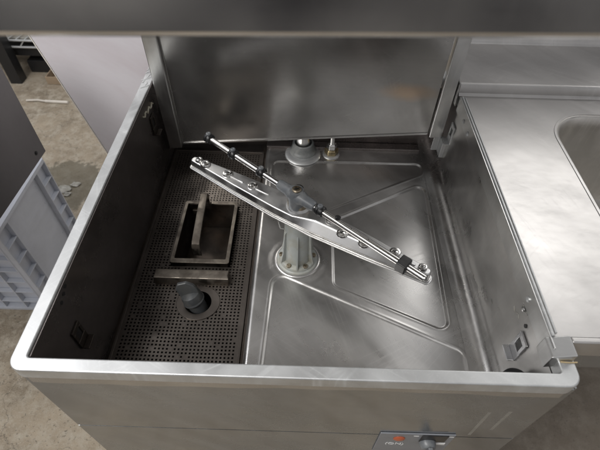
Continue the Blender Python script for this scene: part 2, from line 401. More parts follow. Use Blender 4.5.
tf = obj('tank_floor', bm, M_floor, DW, smooth=False)
for p in tf.data.polygons: p.use_smooth = True
obj('floor_edge', B(.2345, .2385, YF, YB, -.31, ZF-.011), M_basket, DW)
bm = bmesh.new(); box(bm, .2385, XR-.034, FY1, YB, ZF-.02, ZF+.006)
obj('rear_ledge', bm, M_walll, DW, bevel=.003)
bm = bmesh.new()
box(bm, XL, .2345, YF, YB, -.315, -.31)
obj('sump', bm, M_sump, DW)
# ledge that carries the strainer
bm = bmesh.new(); box(bm, XL, XL+.007, YF, YB, ZS-.012, ZS-.002); box(bm, .2285, .2345, YF, YB, ZS-.012, ZS-.003)
obj('strainer_ledge', bm, M_basket, DW)

# back panel (tray with folded flanges, bottom edge slightly out of level)
BP = bmesh.new()
def quad(bm, pts): bm.faces.new([bm.verts.new(p) for p in pts])
yb = .570
def slab(bm, pts, y0, y1):
    prism(bm, pts, 0, 1, Matrix(((1,0,0,0),(0,0,y1-y0,y0),(0,1,0,0),(0,0,0,1))))
slab(BP, [(.060, -.143), (.584, -.099), (.584, .62), (.060, .62)], yb+.006, yb+.009)
bp = obj('back_panel', BP, M_back, DW)
f = bmesh.new(); slab(f, [(.030, -.150), (.0575, -.147), (.0575, .62), (.030, .62)], yb-.004, yb+.012); obj('panel_flange', f, M_flange, DW, bevel=.002)
f = bmesh.new(); slab(f, [(.5865, -.101), (.612, -.100), (.612, .62), (.5865, .62)], yb-.004, yb+.012); obj('panel_flange', f, M_flange, DW, bevel=.002)
f = bmesh.new(); slab(f, [(.0545, -.143), (.0600, -.142), (.0600, .62), (.0545, .62)], yb+.0045, yb+.007)
slab(f, [(.060, -.1425), (.584, -.0985), (.584, -.094), (.060, -.138)], yb+.0035, yb+.0058); obj('panel_hem', f, M_back, DW, bevel=.0008)
# clip and bracket under the right flange
f = bmesh.new(); box(f, .612, .6205, .548, .572, -.138, -.100); box(f, .598, .612, .569, .572, -.135, -.1012)
obj('corner_bracket', f, M_rim, DW, bevel=.001)
def wall_clip(x, y, z, s, mat, sc=1.0):
    """slotted clip with a keyhole, standing on a side wall; s = +1 faces +x"""
    o = None
    b = bmesh.new()
    box(b, 0, .003*s, -.011*sc, .011*sc, -.022*sc, -.006*sc); box(b, 0, .003*s, -.011*sc, -.006*sc, -.006*sc, .012*sc)
    box(b, 0, .003*s, .006*sc, .011*sc, -.006*sc, .012*sc); box(b, 0, .003*s, -.011*sc, .011*sc, .012*sc, .020*sc)
    box(b, .003*s, .012*s, -.011*sc, .011*sc, -.022*sc, -.0195*sc)
    for v in b.verts: v.co += Vector((x, y, z))
    o = obj('clip', b, mat, DW, bevel=.0008)
    h = B(x, x+.0012*s, y-.006*sc, y+.006*sc, z-.006*sc, z+.012*sc); ho = obj('slot', h, M_black, o)
    return o
wall_clip(XR-.0005, .540, -.068, -1, M_rim)
wall_clip(XR-.0005, .083, -.070, -1, M_wallr, 1.05)
wall_clip(XL+.0005, .536, -.062, 1, M_basket)
wall_clip(XL+.0005, .088, -.086, 1, M_basket, 1.0)
# wall screws and holes
for k, (y, z) in enumerate(((.112, -.050), (.150, -.095), (.215, -.105))):   # pale scratch squiggles on the right wall
    f = bmesh.new(); tube(f, [(XR-.0008, y+.004*j, z+.0035*math.sin(j*1.3+k)) for j in range(6 if k == 0 else 3)], .0004, 6)
    obj('scratch_mark', f, M_scrap, DW, smooth=True)
def screw(x, y, z, s, r=.004, mat=None):
    b = L([(r, 0), (r, .001), (r*.7, .0022), (.0005, .0026)], (x, y, z), (s, 0, 0), 20); return obj('screw', b, mat or M_flange, DW, smooth=True)
screw(XR-.0007, .115, -.030, -1, .0035)
for y, z in ((.117, -.010), (.108, -.014), (.097, -.018)): obj('drill_hole', L([(.0028, 0), (.0028, .0006)], (XL+.0002, y, z), (1, 0, 0), 14), M_black, DW)
for y, z in ((.096, -.040),): obj('drill_hole', L([(.0028, 0), (.0028, .0006)], (XR-.0004, y, z), (-1, 0, 0), 14), M_black, DW)
# black hinge stop in the front right corner
obj('corner_stop', L([(.019, 0), (.020, .004), (.019, .013), (.013, .018), (.001, .019)], (.604, .034, -.086), (0, .0, 1), 32), M_black, DW, smooth=True)
# pale sealant where the rear of the left rim meets the flange
f = bmesh.new()
for k in range(9):
    a = Vector((.004+.006*math.sin(k*1.7), .565+.009*k, .0008)); b_ = a+Vector((.010*math.cos(k*2.1)+.006, .012, .0005)); tube(f, [a, (a+b_)/2+Vector((.002,0,.0006)), b_], .0007, 6)
obj('sealant_smear', f, M_rim, DW, smooth=True)
f = bmesh.new()
tube(f, [(.0215, .50+.006*k, -.020-.004*math.sin(k*1.9)-.001*k) for k in range(11)], .0018, 8); obj('sealant', f, M_seal, DW, smooth=True)

# cabinet body
obj('front_panel', B(.004, .643, .006, .012, -.2110, -.0225), M_front, DW, bevel=.0012)
f = bmesh.new()
box(f, .004, .643, .006, .012, -.80, -.2125)
obj('lower_front_panel', f, M_front, DW)
obj('cabinet_side', B(.001, .0035, .008, .655, -.80, -.0225), M_front, DW)
obj('cabinet_side', B(.6435, .646, .008, .655, -.80, -.0225), M_front, DW)
for x in (.05, .59):
    for y in (.05, .60): obj('foot', L([(.022, 0), (.022, .01), (.014, .014), (.014, .06)], (x, y, -.86)), M_black, DW, smooth=True)
# strip of folded edge under the rim, slightly wavy
f = bmesh.new(); n = 60
for i in range(n):
    xa, xb = .012+.62*i/n, .012+.62*(i+1)/n
    za, zb = (-.0400-.0030*math.sin(i*.11+.5)-.0012*math.sin(i*.61), -.0400-.0030*math.sin((i+1)*.11+.5)-.0012*math.sin((i+1)*.61))
    for (q0, q1) in (((.0035, 0), (.0035, 1)),):
        f.faces.new([f.verts.new(p) for p in ((xa, .0035, za), (xb, .0035, zb), (xb, .0035, -.0215), (xa, .0035, -.0215))])
        f.faces.new([f.verts.new(p) for p in ((xa, .0035, za), (xb, .0035, zb), (xb, .0060, zb+.0008), (xa, .0060, za+.0008))])
obj('folded_edge', f, M_back, DW)
f = bmesh.new()
box(f, .571, .5755, .00588, .0061, -.20, -.105); 
for v in f.verts: v.co.x += (-.105-v.co.z)*.02
obj('tape_residue', f, M_tape, DW)
f = bmesh.new(); box(f, .596, .6005, .00588, .0061, -.175, -.100); obj('tape_residue', f, M_tape, DW)

# control plate
CP = obj('control_panel', B(.447, .556, .0035, .0058, -.292, -.1975), M_label, DW, bevel=.0008); CP['label'] = 'grey control plate with red lamp and knob'
obj('indicator_lamp', L([(.0088, 0), (.0088, .0008), (.0070, .0022), (.004, .0030), (.0005, .0033)], (.477, .0034, -.2180), (0, -1, 0), 32), M_red, CP, smooth=True)
obj('switch_recess', B(.508, .546, .0022, .0034, -.2290, -.1990), M_black, CP, bevel=.0006)
obj('selector_knob', L([(.0125, 0), (.0125, .004), (.0105, .0105), (.009, .0115), (.0005, .0117)], (.521, .0034, -.2300), (0, -1, 0), 32), M_hub, CP, smooth=True)
obj('knob_grip', B(.5180, .5245, -.0165, -.0081, -.2440, -.2160), M_hub, CP, bevel=.0012)
obj('pointer_mark', B(.535, .549, .0026, .0034, -.2420, -.2340), M_white, CP)
for a, b_ in ((.496, .5035), (.5475, .554)):
    obj('printed_mark', B(a, b_, .0031, .0034, -.2060, -.2040), M_white, CP)
def text(s, size, loc, mat, parent, name):
    c = bpy.data.curves.new(name, 'FONT'); c.body = s; c.size = size; c.extrude = .0002; c.align_x = 'CENTER'
    o = bpy.data.objects.new(name, c); COL.objects.link(o)
    bpy.context.view_layer.update()
    me = bpy.data.meshes.new_from_object(o.evaluated_get(bpy.context.evaluated_depsgraph_get()))
    COL.objects.unlink(o); bpy.data.objects.remove(o)
    m = bpy.data.objects.new(name, me); COL.objects.link(m); me.materials.clear(); me.materials.append(mat)
    m.rotation_euler = (R(90), 0, 0); m.location = loc; m.parent = parent
    return m
text('(ON)', .0130, (.4745, .0030, -.2480), M_white, CP, 'lettering')

# supply pipes behind the panel
f = L([(.0160, -.17), (.0160, .30)], (.322, .5970, 0)); obj('supply_pipe', f, M_tube, DW, smooth=True)
pf = obj('pipe_collar', L([(.0305, 0), (.0305, .003), (.0290, .0055), (.0262, .008), (.0250, .010), (.0240, .023), (.0230, .025), (.0190, .025), (.0185, .015)], (.322, .5965, -.1705)), M_grey, DW, smooth=True)
obj('flange_washer', L([(.0400, 0), (.0400, .002), (.0375, .0038), (.0300, .0042)], (.322, .588, -.1725)), M_rim, DW, smooth=True)
obj('rinse_pipe', L([(.0058, -.17), (.0058, .30)], (.386, .592, 0)), M_tube, DW, smooth=True)
obj('pipe_nut', L([(.0160, 0), (.0160, .011), (.0135, .0135)], (.386, .592, -.169), n=6), M_brass, DW, bevel=.0008)
obj('pipe_nut', L([(.0120, 0), (.0120, .011), (.0095, .014)], (.386, .592, -.1555), n=6), M_tube, DW, bevel=.0008)
obj('flange_washer', L([(.0195, 0), (.0195, .002), (.0175, .003)], (.386, .590, -.1720)), M_rim, DW, smooth=True)

# wash arm pedestal
px, py = .318, .291
ped = bmesh.new()
lathe(ped, [(.0370, 0), (.0370, .0035), (.036, .005), (.0335, .0062), (.033, .0105), (.031, .0125), (.0250, .014), (.0238, .022), (.0222, .085), (.0215, .110), (.018, .112)], (px, py, ZF+.001), n=56)
for k in range(6):
    Mk = Matrix.Translation((px, py, ZF+.001)) @ Matrix.Rotation(R(60*k+30), 4, 'Z')
    prism(ped, [(.015, .010), (.0335, .010), (.0328, .016), (.0290, .035), (.0252, .085), (.015, .100)], -.0014, .0014, Mk @ Matrix.Rotation(R(90), 4, 'X'))
obj('arm_pedestal', ped, M_ped, DW, smooth=True)
obj('flange_washer', L([(.0425, 0), (.0420, .0015), (.0400, .0028), (.0368, .0030)], (px, py, ZF+.001), n=56), M_floor, DW, smooth=True)
for k in range(6):
    a = R(60*k); obj('bolt', L([(.0045, 0), (.0045, .004), (.0036, .0048)], (px+.0290*math.cos(a), py+.0290*math.sin(a), ZF+.0125), n=6), M_brass2, DW, bevel=.0004)
obj('bearing_ring', L([(.0185, 0), (.0195, .002), (.0195, .014), (.018, .016), (.012, .0165)], (px, py, -.064)), M_brass2, DW, smooth=True)
obj('spindle', L([(.0075, 0), (.0075, .07)], (px, py, -.060)), M_tube, DW, smooth=True)

# hood raised above the tank
HD = bmesh.new(); z0, z1 = .3892, .86
f = bmesh.new()
prof = [(0.0, z0), (.0, z1)]
box(f, -.004, .646, -.001, .001, z0, z1); 
hd = obj('hood', f, M_hood, DW)
f = bmesh.new(); tube(f, [(-.004+.65*k/8, .0035, z0+.0005) for k in range(9)], .0045, 20); obj('hood_lip', f, M_hood, hd, smooth=True)
obj('hood_side', B(-.004, -.002, .0012, .60, z0+.004, z1), M_hood, hd); obj('hood_side', B(.644, .646, .0012, .60, z0+.004, z1), M_hood, hd)
obj('hood_top', B(-.004, .646, -.001, .60, z1+.0005, z1+.0025), M_hood, hd)

for ob in [hd]+list(hd.children):                    # the hood hangs a touch lower on its left
    for v in ob.data.vertices: v.co.z += (v.co.x-.32)*.024
# ============================================================ strainer plate
ST = thing('strainer_plate', 'dark stained perforated strainer plate lying in the left half of the tank', 'strainer')
sx0, sx1, sy0, sy1 = .0285, .2300, .0200, .6100
pitch = .0063; hs = .0031
def lines(a, b, m):
    n = int((b-a-2*m)//pitch); m2 = (b-a-n*pitch)/2; ls = [a]; hole = [False]
    for k in range(n):
        c = a+m2+pitch*(k+.5); ls += [c-hs/2, c+hs/2]; hole += [True, False]
    ls.append(b); return ls, hole
xs, hx = lines(sx0, sx1, .006); ys, hy = lines(sy0, sy1, .006)
bkt = (.085, .194, .282, .436); hole = (.149, .206, .030)
bm = bmesh.new(); vmap = {}
def gv(i, j):
    if (i, j) not in vmap: vmap[(i, j)] = bm.verts.new((xs[i], ys[j], ZS+.0010*math.sin(xs[i]*30)*math.sin(ys[j]*15)))
    return vmap[(i, j)]
for j in range(len(ys)-1):
    for i in range(len(xs)-1):
        if hx[i] and hy[j] and random.random() > .035: continue
        cx, cy = (xs[i]+xs[i+1])/2, (ys[j]+ys[j+1])/2
        if bkt[0] < cx < bkt[1] and bkt[2] < cy < bkt[3]: continue
        if math.hypot(cx-hole[0], cy-hole[1]) < hole[2]-.004: continue
        bm.faces.new((gv(i, j), gv(i+1, j), gv(i+1, j+1), gv(i, j+1)))
po = obj('perforated_plate', bm, M_strain, ST)
so = po.modifiers.new('s', 'SOLIDIFY'); so.thickness = .0012; so.offset = -1
f = bmesh.new()
ring_prism(f, rrect(sx0-.0025, sx1+.0025, sy0-.001, sy1+.002, (.003,)*4, 3), rrect(sx0+.002, sx1-.002, sy0+.004, sy1-.003, (.002,)*4, 3), ZS-.004, ZS+.0035)
obj('frame', f, M_strain, ST, bevel=.0008)
f = bmesh.new(); n = 48
oc = [(hole[0]+.0375*math.cos(2*math.pi*k/n), hole[1]+.034*math.sin(2*math.pi*k/n)) for k in range(n)]
ic = [(hole[0]+.0225*math.cos(2*math.pi*k/n), hole[1]+.0225*math.sin(2*math.pi*k/n)) for k in range(n)]
ring_prism(f, oc, ic, ZS-.006, ZS+.0024); obj('plug_ring', f, M_strain, ST, bevel=.0006)
f = bmesh.new(); prism(f, rrect(.066, .199, .2425, .2480, (.002,)*4, 3), ZS+.001, ZS+.003)
hb = bmesh.new(); prism(hb, [(.2425, ZS+.001), (.2415, ZS+.010), (.2450, ZS+.0165), (.2520, ZS+.0185), (.2660, ZS+.0165), (.2690, ZS+.010), (.2690, ZS+.001)], .066, .197, Matrix(((0,0,1,0),(1,0,0,0),(0,1,0,0),(0,0,0,1))))
f.free(); 
for v_ in hb.verts: v_.co += Vector((random.uniform(-.002, .002), random.uniform(-.0012, .0012), random.uniform(-.001, .001)))
obj('grip_bar', hb, M_handle, ST, bevel=.0012)

# ============================================================ scrap basket
BK = thing('scrap_basket', 'rectangular sheet metal scrap basket with a lifting handle sunk in the strainer plate', 'basket')
b0, b1, b2, b3 = .0900, .1890, .2875, .4310
f = bmesh.new(); t_ = .002
zt, zb_ = ZS+.013, ZS-.060
box(f, b0, b0+t_, b2, b3, zb_, zt); box(f, b1-t_, b1, b2, b3, zb_, zt); box(f, b0+t_, b1-t_, b2, b2+t_, zb_, zt); box(f, b0+t_, b1-t_, b3-t_, b3, zb_, zt); box(f, b0+t_, b1-t_, b2+t_, b3-t_, zb_, zb_+t_)
obj('basket_box', f, M_basket, BK, bevel=.0005)
f = bmesh.new()
ring_prism(f, rrect(b0-.0045, b1+.0045, b2-.0075, b3+.004, (.004,)*4, 5), rrect(b0+.0025, b1-.0025, b2+.0025, b3-.0025, (.002,)*4, 5), zt+.0005, zt+.003)
obj('basket_rim', f, M_handle, BK, bevel=.001)
f = bmesh.new(); w = .0078                           # arched flat handle bar running front to back
pts = [(.1265, .4345, zt-.004), (.1265, .4375, zt+.018), (.1268, .4355, zt+.0255), (.1272, .428, zt+.027), (.1285, .37, zt+.0245), (.1300, .316, zt+.0205), (.1303, .3095, zt+.018), (.1303, .3075, zt+.012), (.1303, .307, zt-.012)]
rw = []
for q in pts: rw.append([f.verts.new((q[0]-w, q[1], q[2]-.0012)), f.verts.new((q[0]-w*.86, q[1], q[2]+.0010)), f.verts.new((q[0], q[1], q[2]+.0018)), f.verts.new((q[0]+w*.86, q[1], q[2]+.0010)), f.verts.new((q[0]+w, q[1], q[2]-.0012))])
for a, b in zip(rw, rw[1:]):
    for i in range(4): f.faces.new((a[i], a[i+1], b[i+1], b[i]))
ho = obj('lifting_handle', f, M_handle, BK, smooth=True); mm = ho.modifiers.new('s', 'SOLIDIFY'); mm.thickness = .0014
obj('handle_lug', B(.1185, .1385, b3-.004, b3+.003, zt-.002, zt+.006), M_handle, BK, bevel=.0008); obj('handle_lug', B(.1215, .1395, b2+.001, b2+.006, zt-.014, zt-.001), M_handle, BK, bevel=.0008)
f = bmesh.new(); box(f, b0+.008, b0+.020, b3-.0045, b3-.0022, ZS-.015, ZS-.003); obj('rivet_plate', f, M_handle, BK, bevel=.0006)

# ============================================================ standpipe plug
PG = thing('drain_plug', 'dark grey plastic overflow plug with a finger fin standing in the strainer hole', 'drain plug')
ax = Vector((-.30, .16, 1)).normalized()
obj('plug_body', L([(.0150, -.06), (.0150, .010), (.0170, .012), (.0175, .026), (.0160, .031), (.010, .034), (.0005, .0345)], (.147, .204, ZS-.004), ax, 40), M_plug, PG, smooth=True)
fin = [(-.0165, 0), (.0165, 0), (.0168, .008), (.014, .020), (.005, .029), (-.010, .030), (-.017, .020)]
f = bmesh.new(); prism(f, fin, -.0034, .0034, Matrix.Translation(Vector((.147, .204, ZS-.004))+ax*.030) @ rot_to(ax) @ Matrix.Rotation(R(125), 4, 'Z') @ Matrix.Rotation(R(90), 4, 'X'))
obj('finger_fin', f, M_plug, PG, bevel=.0018, seg=3)
obj('plug_cap_ridge', L([(.0182, 0), (.0190, .002), (.0182, .004)], Vector((.147, .204, ZS-.004))+ax*.013, ax, 40), M_plug, PG, smooth=True)

# ============================================================ wash arm
A0 = Vector((.126, .401, 0)); A1 = Vector((.511, .166, 0))
ctr = (A0+A1)/2; dirw = (A1-A0).normalized(); HL = (A1-A0).length/2; angw = math.atan2(dirw.y, dirw.x)
WA = thing('wash_arm', 'long flat wash arm with round spray nozzles, lying under the thin rinse tube', 'wash arm')
MW = Matrix.Translation((ctr.x, ctr.y, -.044)) @ Matrix.Rotation(angw, 4, 'Z')
def arm_outline(hl, wc, we, n=10):
    pts = []
    up = [(-hl+we*.6, we), (-.12, we+(wc-we)*.62), (-.035, wc), (0, wc), (.035, wc), (.13, we+(wc-we)*.55), (hl-we*.6, we)]
    pts += up
    for k in range(1, n): a = R(90-180*k/n); pts.append((hl-we*.6+we*.6*math.cos(a), we*math.sin(a)))
    pts += [(x, -y) for x, y in up[::-1]]
    for k in range(1, n): a = R(-90-180*k/n); pts.append((-hl+we*.6+we*.6*math.cos(a), we*math.sin(a)))
    return pts[::-1]
f = bmesh.new(); prism(f, arm_outline(HL, .0245, .0095), -.0040, -.0015, MW); obj('arm_flange', f, M_arm, WA, bevel=.0008)
f = bmesh.new(); prism(f, arm_outline(HL-.002, .0230, .0082), -.0012, .0010, MW); obj('arm_seam', f, M_tube, WA, bevel=.0008)
f = bmesh.new(); prism(f, arm_outline(HL-.0035, .0212, .0070), .0012, .0150, MW)
for v in f.verts:
    q = MW.inverted() @ v.co
    if q.z > .01:
        q.x *= .993; q.z += .0010*(1-abs(q.x)/HL)
        if q.x > 0: q.y = q.y*.92 if q.y > 0 else q.y*(.92-.62*min(1, q.x/.03)*max(0, 1-max(0, q.x-.13)/.07))
        else: q.y *= .90
    v.co = MW @ q
obj('arm_shell', f, M_arm, WA, bevel=.0024, seg=4)
f = bmesh.new()
for s in (-1, 1):                                    # pressed rib along the shell
    q = [Vector((s*(.045+.016*k), 0, .0158-.0014*(k/9))) for k in range(9)]
    for k in range(0, 8): pass
q0 = []
def nozzle(tx, ty, r=.0068):
    r *= 1.42
    c = MW @ Vector((tx, ty, .0155)); 
    o = obj('spray_nozzle', L([(r, 0), (r, .0016), (r*.86, .0032), (r*.62, .0036), (r*.55, .0026), (r*.45, .0030), (r*.05, .0042)], c, (0, 0, 1), 28), M_tube, WA, smooth=True)
    d = rot_to((0, 0, 1)); b = B(-r*.30, r*.30, -r*.09, r*.09, .0036, .0044, mat=Matrix.Translation(c) @ Matrix.Rotation(angw+R(70), 4, 'Z')); obj('nozzle_slot', b, M_black, o)
for tx, ty in ((-HL+.020, .001), (-HL+.036, -.001), (-HL+.083, .001), (-HL+.135, .0015), (.055, .006), (.082, -.007), (.118, -.006), (HL-.062, .004), (HL-.018, .0015)):
    nozzle(tx, ty, .0062 if abs(tx) < HL-.03 else .0046)
for (a, b) in ((-.150, -.108), (-.098, -.056), (.130, .150), (HL-.045, HL-.028)):   # long pressed slots
    f = bmesh.new(); prism(f, rrect(a, b, -.0022, .0022, (.0021,)*4, 4), .0150, .0168, MW); obj('pressed_rib', f, M_arm, WA, bevel=.0008)
obj('arm_hub', L([(.0200, 0), (.0205, .003), (.0190, .010), (.0150, .014), (.0135, .024), (.0105, .026)], (px, py, -.036), n=44), M_arm, WA, smooth=True)
obj('hub_ring', L([(.0170, 0), (.0170, .006), (.0150, .008)], (px, py, -.0255), n=44), M_brass2, WA, smooth=True)
f = bmesh.new(); cx_, cy_ = px-.026, py-.006
tube(f, [(cx_+.006, cy_+.004, -.050), (cx_-.004, cy_, -.052), (cx_-.006, cy_-.001, -.062), (cx_-.003, cy_, -.078), (cx_+.006, cy_+.001, -.082), (cx_+.012, cy_+.002, -.078)], .0013, 8); obj('wire_clip', f, M_tube, WA, smooth=True)

# ============================================================ rinse arm
RA = thing('rinse_arm', 'thin steel rinse tube with black collars and grey plastic hub, crossing above the wash arm', 'rinse arm')
P0 = Vector((.158, .4195, 0.0)); P1 = Vector((.487, .1405, -.001)); dr = (P1-P0).normalized(); LR = (P1-P0).length
P0 += Vector((0, 0, -.001))
f = bmesh.new(); tube(f, [P0+dr*(LR*k/6) for k in range(7)], .0052, 24); obj('rinse_tube', f, M_tube, RA, smooth=True)
ctr_r = P0+dr*(LR*.478)
f = bmesh.new()
lathe(f, [(.0068, -.037), (.0085, -.034), (.0092, -.016), (.0118, -.010), (.0124, 0), (.0118, .010), (.0092, .016), (.0085, .034), (.0068, .037)], ctr_r, dr, 32)
lathe(f, [(.0125, -.030), (.0130, -.006), (.0118, .0085), (.0105, .0115)], ctr_r, (0, 0, 1), 32)
obj('hub', f, M_hub, RA, smooth=True)
sc_ = obj('hub_screw', L([(.0072, 0), (.0074, .0022), (.0060, .0038), (.0035, .0040), (.0030, .0022)], ctr_r+Vector((0, 0, .0112)), (0, 0, 1), 28), M_brass2, RA, smooth=True)
obj('screw_slot', B(-.0046, .0046, -.0007, .0007, .0028, .0042, mat=Matrix.Translation(ctr_r+Vector((0, 0, .0112))) @ Matrix.Rotation(R(20), 4, 'Z')), M_black, sc_)
def collar(t, r=.0080, h=.0065, nub=True, mat=None):
    c = P0+dr*(LR*t)
    o = obj('nozzle_collar', L([(r*.9, -h), (r, -h*.8), (r, -h*.2), (r*.84, -h*.1), (r*.84, h*.1), (r, h*.2), (r, h*.8), (r*.9, h)], c, dr, 28), mat or M_black, RA, smooth=True)
    if nub:
        side = Vector((0, 0, 1))
        obj('nozzle_tip', L([(.0042, 0), (.0042, .0035), (.0026, .0046), (.0012, .0040)], c+side*(r-.0012), side, 18), M_hub, o, smooth=True)
collar(.008, .0088, .0060); collar(.150, .0088, .0062); collar(.302, .0086, .0060); collar(.586, .0084, .0068)
c = P0+dr*(LR*.660); obj('tube_cap', L([(.0044, 0), (.0044, .003), (.003, .0042)], c+Vector((.001, .002, .0040)), (.1, .2, 1), 18), M_black, RA, smooth=True)
MB_ = Matrix.Translation(P0+dr*(LR*.925)) @ Matrix.Rotation(math.atan2(dr.y, dr.x), 4, 'Z')
o = obj('square_collar', B(-.0075, .0075, -.0095, .0095, -.0085, .0085, mat=MB_), M_black, RA, bevel=.0018, seg=3)
for t in (.08, .23, .39, .53, .72, .79):
    c = P0+dr*(LR*t)+Vector((0, 0, .00505)); obj('spray_hole', L([(.0009, 0), (.0009, .0003)], c, (0, 0, 1), 12), M_black, RA)
f = bmesh.new(); tube(f, [P1-dr*.001, P1+dr*.0015], .0042, 20); obj('tube_end', f, M_flange, RA, smooth=True)

# ============================================================ sink table
TB = thing('sink_table', 'stainless steel table with a sink bowl joined to the right side of the dishwasher', 'sink table')
tx0, tx1, ty0, ty1, tz = .6215, 1.55, .056, .552, .010
BX0, BX1, BY0, BY1 = .760, 1.30, .130, .502
def table_top():
    # flat sheet around the bowl opening
    bm = bmesh.new(); n = 12
    inn = rrect(BX0, BX1, BY0, BY1, (.075,)*4, n); m_ = len(inn)
    per = []
    def proj_out(p):
        x, y = p; cx, cy = (BX0+BX1)/2, (BY0+BY1)/2; dx, dy = x-cx, y-cy; best = 1e9
        for lim, c0, d in ((tx0, cx, dx), (tx1, cx, dx), (ty0, cy, dy), (ty1, cy, dy)):
            if abs(d) > 1e-9 and (lim-c0)/d > 0: best = min(best, (lim-c0)/d)
        return (cx+dx*best, cy+dy*best)
    outp = [proj_out(p) for p in inn]
    vi = [bm.verts.new((x, y, tz)) for x, y in inn]; vo = [bm.verts.new((x, y, tz)) for x, y in outp]
    for i in range(m_):
        j = (i+1) % m_
        a, b = outp[i], outp[j]
        corner = None
        for cxy in ((tx0, ty0), (tx1, ty0), (tx1, ty1), (tx0, ty1)):
            if (abs(a[0]-cxy[0]) < 1e-6 and abs(b[1]-cxy[1]) < 1e-6) or (abs(a[1]-cxy[1]) < 1e-6 and abs(b[0]-cxy[0]) < 1e-6):
                if abs(a[0]-b[0]) > 1e-6 and abs(a[1]-b[1]) > 1e-6: corner = cxy
        if corner: bm.faces.new((vi[i], vo[i], bm.verts.new((*corner, tz)), vo[j], vi[j]))
        else: bm.faces.new((vi[i], vo[i], vo[j], vi[j]))
    return bm
tp = obj('table_top', table_top(), M_table, TB)
# bowl
bm = bmesh.new(); rings = []
for off, z in ((0, 0), (.003, -.0008), (.006, -.004), (.010, -.02), (.016, -.17), (.026, -.190), (.045, -.198)):
    rings.append([bm.verts.new((x, y, tz+z)) for x, y in rrect(BX0+off, BX1-off, BY0+off, BY1-off, (max(.03, .075-off),)*4, 12)])
for a, b in zip(rings, rings[1:]):
    for i in range(len(a)): bm.faces.new((a[i], a[(i+1) % len(a)], b[(i+1) % len(a)], b[i]))
bm.faces.new(rings[-1])
obj('sink_bowl', bm, M_bowl, TB, smooth=True)
f = bmesh.new(); ring_prism(f, rrect(BX0-.004, BX1+.004, BY0-.004, BY1+.004, (.079,)*4, 12), rrect(BX0+.0005, BX1-.0005, BY0+.0005, BY1-.0005, (.0745,)*4, 12), tz+.0002, tz+.0009)
obj('bowl_bead', f, M_table, TB, bevel=.0006)
# raised lip along the left edge and its downturned flange inside the tank
f = bmesh.new(); tube(f, [(.6205, .056+.49*k/10, tz+.0012) for k in range(11)], .0020, 12); obj('lip', f, M_rim, TB, smooth=True)
f = bmesh.new(); tube(f, [(.6255, .060+.485*k/10, tz+.0006) for k in range(11)], .0013, 10); obj('lip', f, M_rim, TB, smooth=True)
obj('side_flange', B(.6165, .6190, .040, .548, -.0185, tz+.0008), M_handle if False else M_flange, TB, bevel=.0006)
for y, z in ((.494, -.006), (.460, -.008), (.115, -.005)):
    obj('bolt', L([(.0042, 0), (.0042, .0012), (.0030, .0024), (.0012, .0026)], (.6165, y, z), (-1, 0, 0), 20), M_rim, TB, smooth=True)
# front apron with its folded end tab
f = bmesh.new(); box(f, .640, tx1, .0475, .0555, -.022, tz+.0018); obj('front_apron', f, M_table, TB, bevel=.0025, seg=3)
f = bmesh.new(); prism(f, [(.612, .0300), (.639, .0300), (.639, .0560), (.612, .0560)], -.012, tz+.004)
for v in f.verts:
    if v.co.x < .62: v.co.z -= .006
obj('corner_tab', f, M_flange, TB, bevel=.0014)
f = bmesh.new(); tube(f, [(.624, .0290, .0008), (.634, .0283, .0010), (.643, .0290, .0006)], .0009, 8); obj('weld_bead', f, M_gold, TB, smooth=True)
obj('lower_apron', B(.652, tx1, .052, .056, -.062, -.0225), M_front, TB)
# step and rear ledge with the upstand
f = bmesh.new()
def sheet(bm, prof, x0, x1):
    a = [bm.verts.new((x0, y, z)) for y, z in prof]; b = [bm.verts.new((x1, y, z)) for y, z in prof]
    for i in range(len(prof)-1): bm.faces.new((a[i], b[i], b[i+1], a[i+1]))
sheet(f, [(.5515, tz+.0002), (.5535, tz+.0035), (.5560, tz+.0045), (.5575, tz+.019), (.5600, tz+.0215), (.5640, tz+.0220), (.706, tz+.026), (.709, tz+.0275), (.712, tz+.033), (.740, tz+.12), (.745, tz+.30), (.78, tz+.31)], .6145, tx1)
obj('backsplash', f, M_table, TB, smooth=True)
f = bmesh.new()
sheet(f, [(.556, tz-.025), (.556, tz+.004)], .6145, .6145); f.free()
f = bmesh.new(); poly = [(.552, -.012), (.560, tz+.0213), (.706, tz+.0255), (.712, tz+.032), (.740, tz+.119), (.78, tz+.119), (.78, -.012)]
prism(f, poly, .6130, .6144, Matrix(((0,0,1,0),(1,0,0,0),(0,1,0,0),(0,0,0,1)))); obj('end_plate', f, M_flange, TB)
for y in (.07, .72):
    obj('leg', B(1.40, 1.44, y, y+.04, -.86, tz-.004), M_flange, TB, bevel=.003)
obj('leg', B(.70, .735, .66, .70, -.86, tz-.004), M_flange, TB, bevel=.003)
obj('undershelf', B(.69, 1.46, .30, .72, -.56, -.54), M_front, TB)

# ============================================================ dark steel cabinet to the left
LC = thing('steel_worktable', 'dark steel worktable side with sharp lower corner, left of the dishwasher above the grey crate', 'worktable')
f = bmesh.new(); slab_ = [(.10, -.150), (.566, -.166), (.566, .07), (.10, .09)]
prism(f, slab_, -.2525, -.2500, Matrix(((0,0,1,0),(1,0,0,0),(0,1,0,0),(0,0,0,1)))); obj('side_panel', f, M_darkp, LC, bevel=.0008)
obj('table_top', B(-.95, -.2495, .08, .575, .091, .105), M_darkp, LC, bevel=.002)
obj('rear_panel', B(-.95, -.2530, .562, .566, -.12, .0905), M_darkp, LC)
obj('screw', L([(.0045, 0), (.0045, .001), (.002, .002)], (-.2499, .535, -.146), (1, 0, 0), 16), M_black, LC, smooth=True)
for x, y in ((-.93, .12), (-.93, .52)): obj('leg', B(x, x+.035, y, y+.035, -.86, .0905), M_darkp, LC)

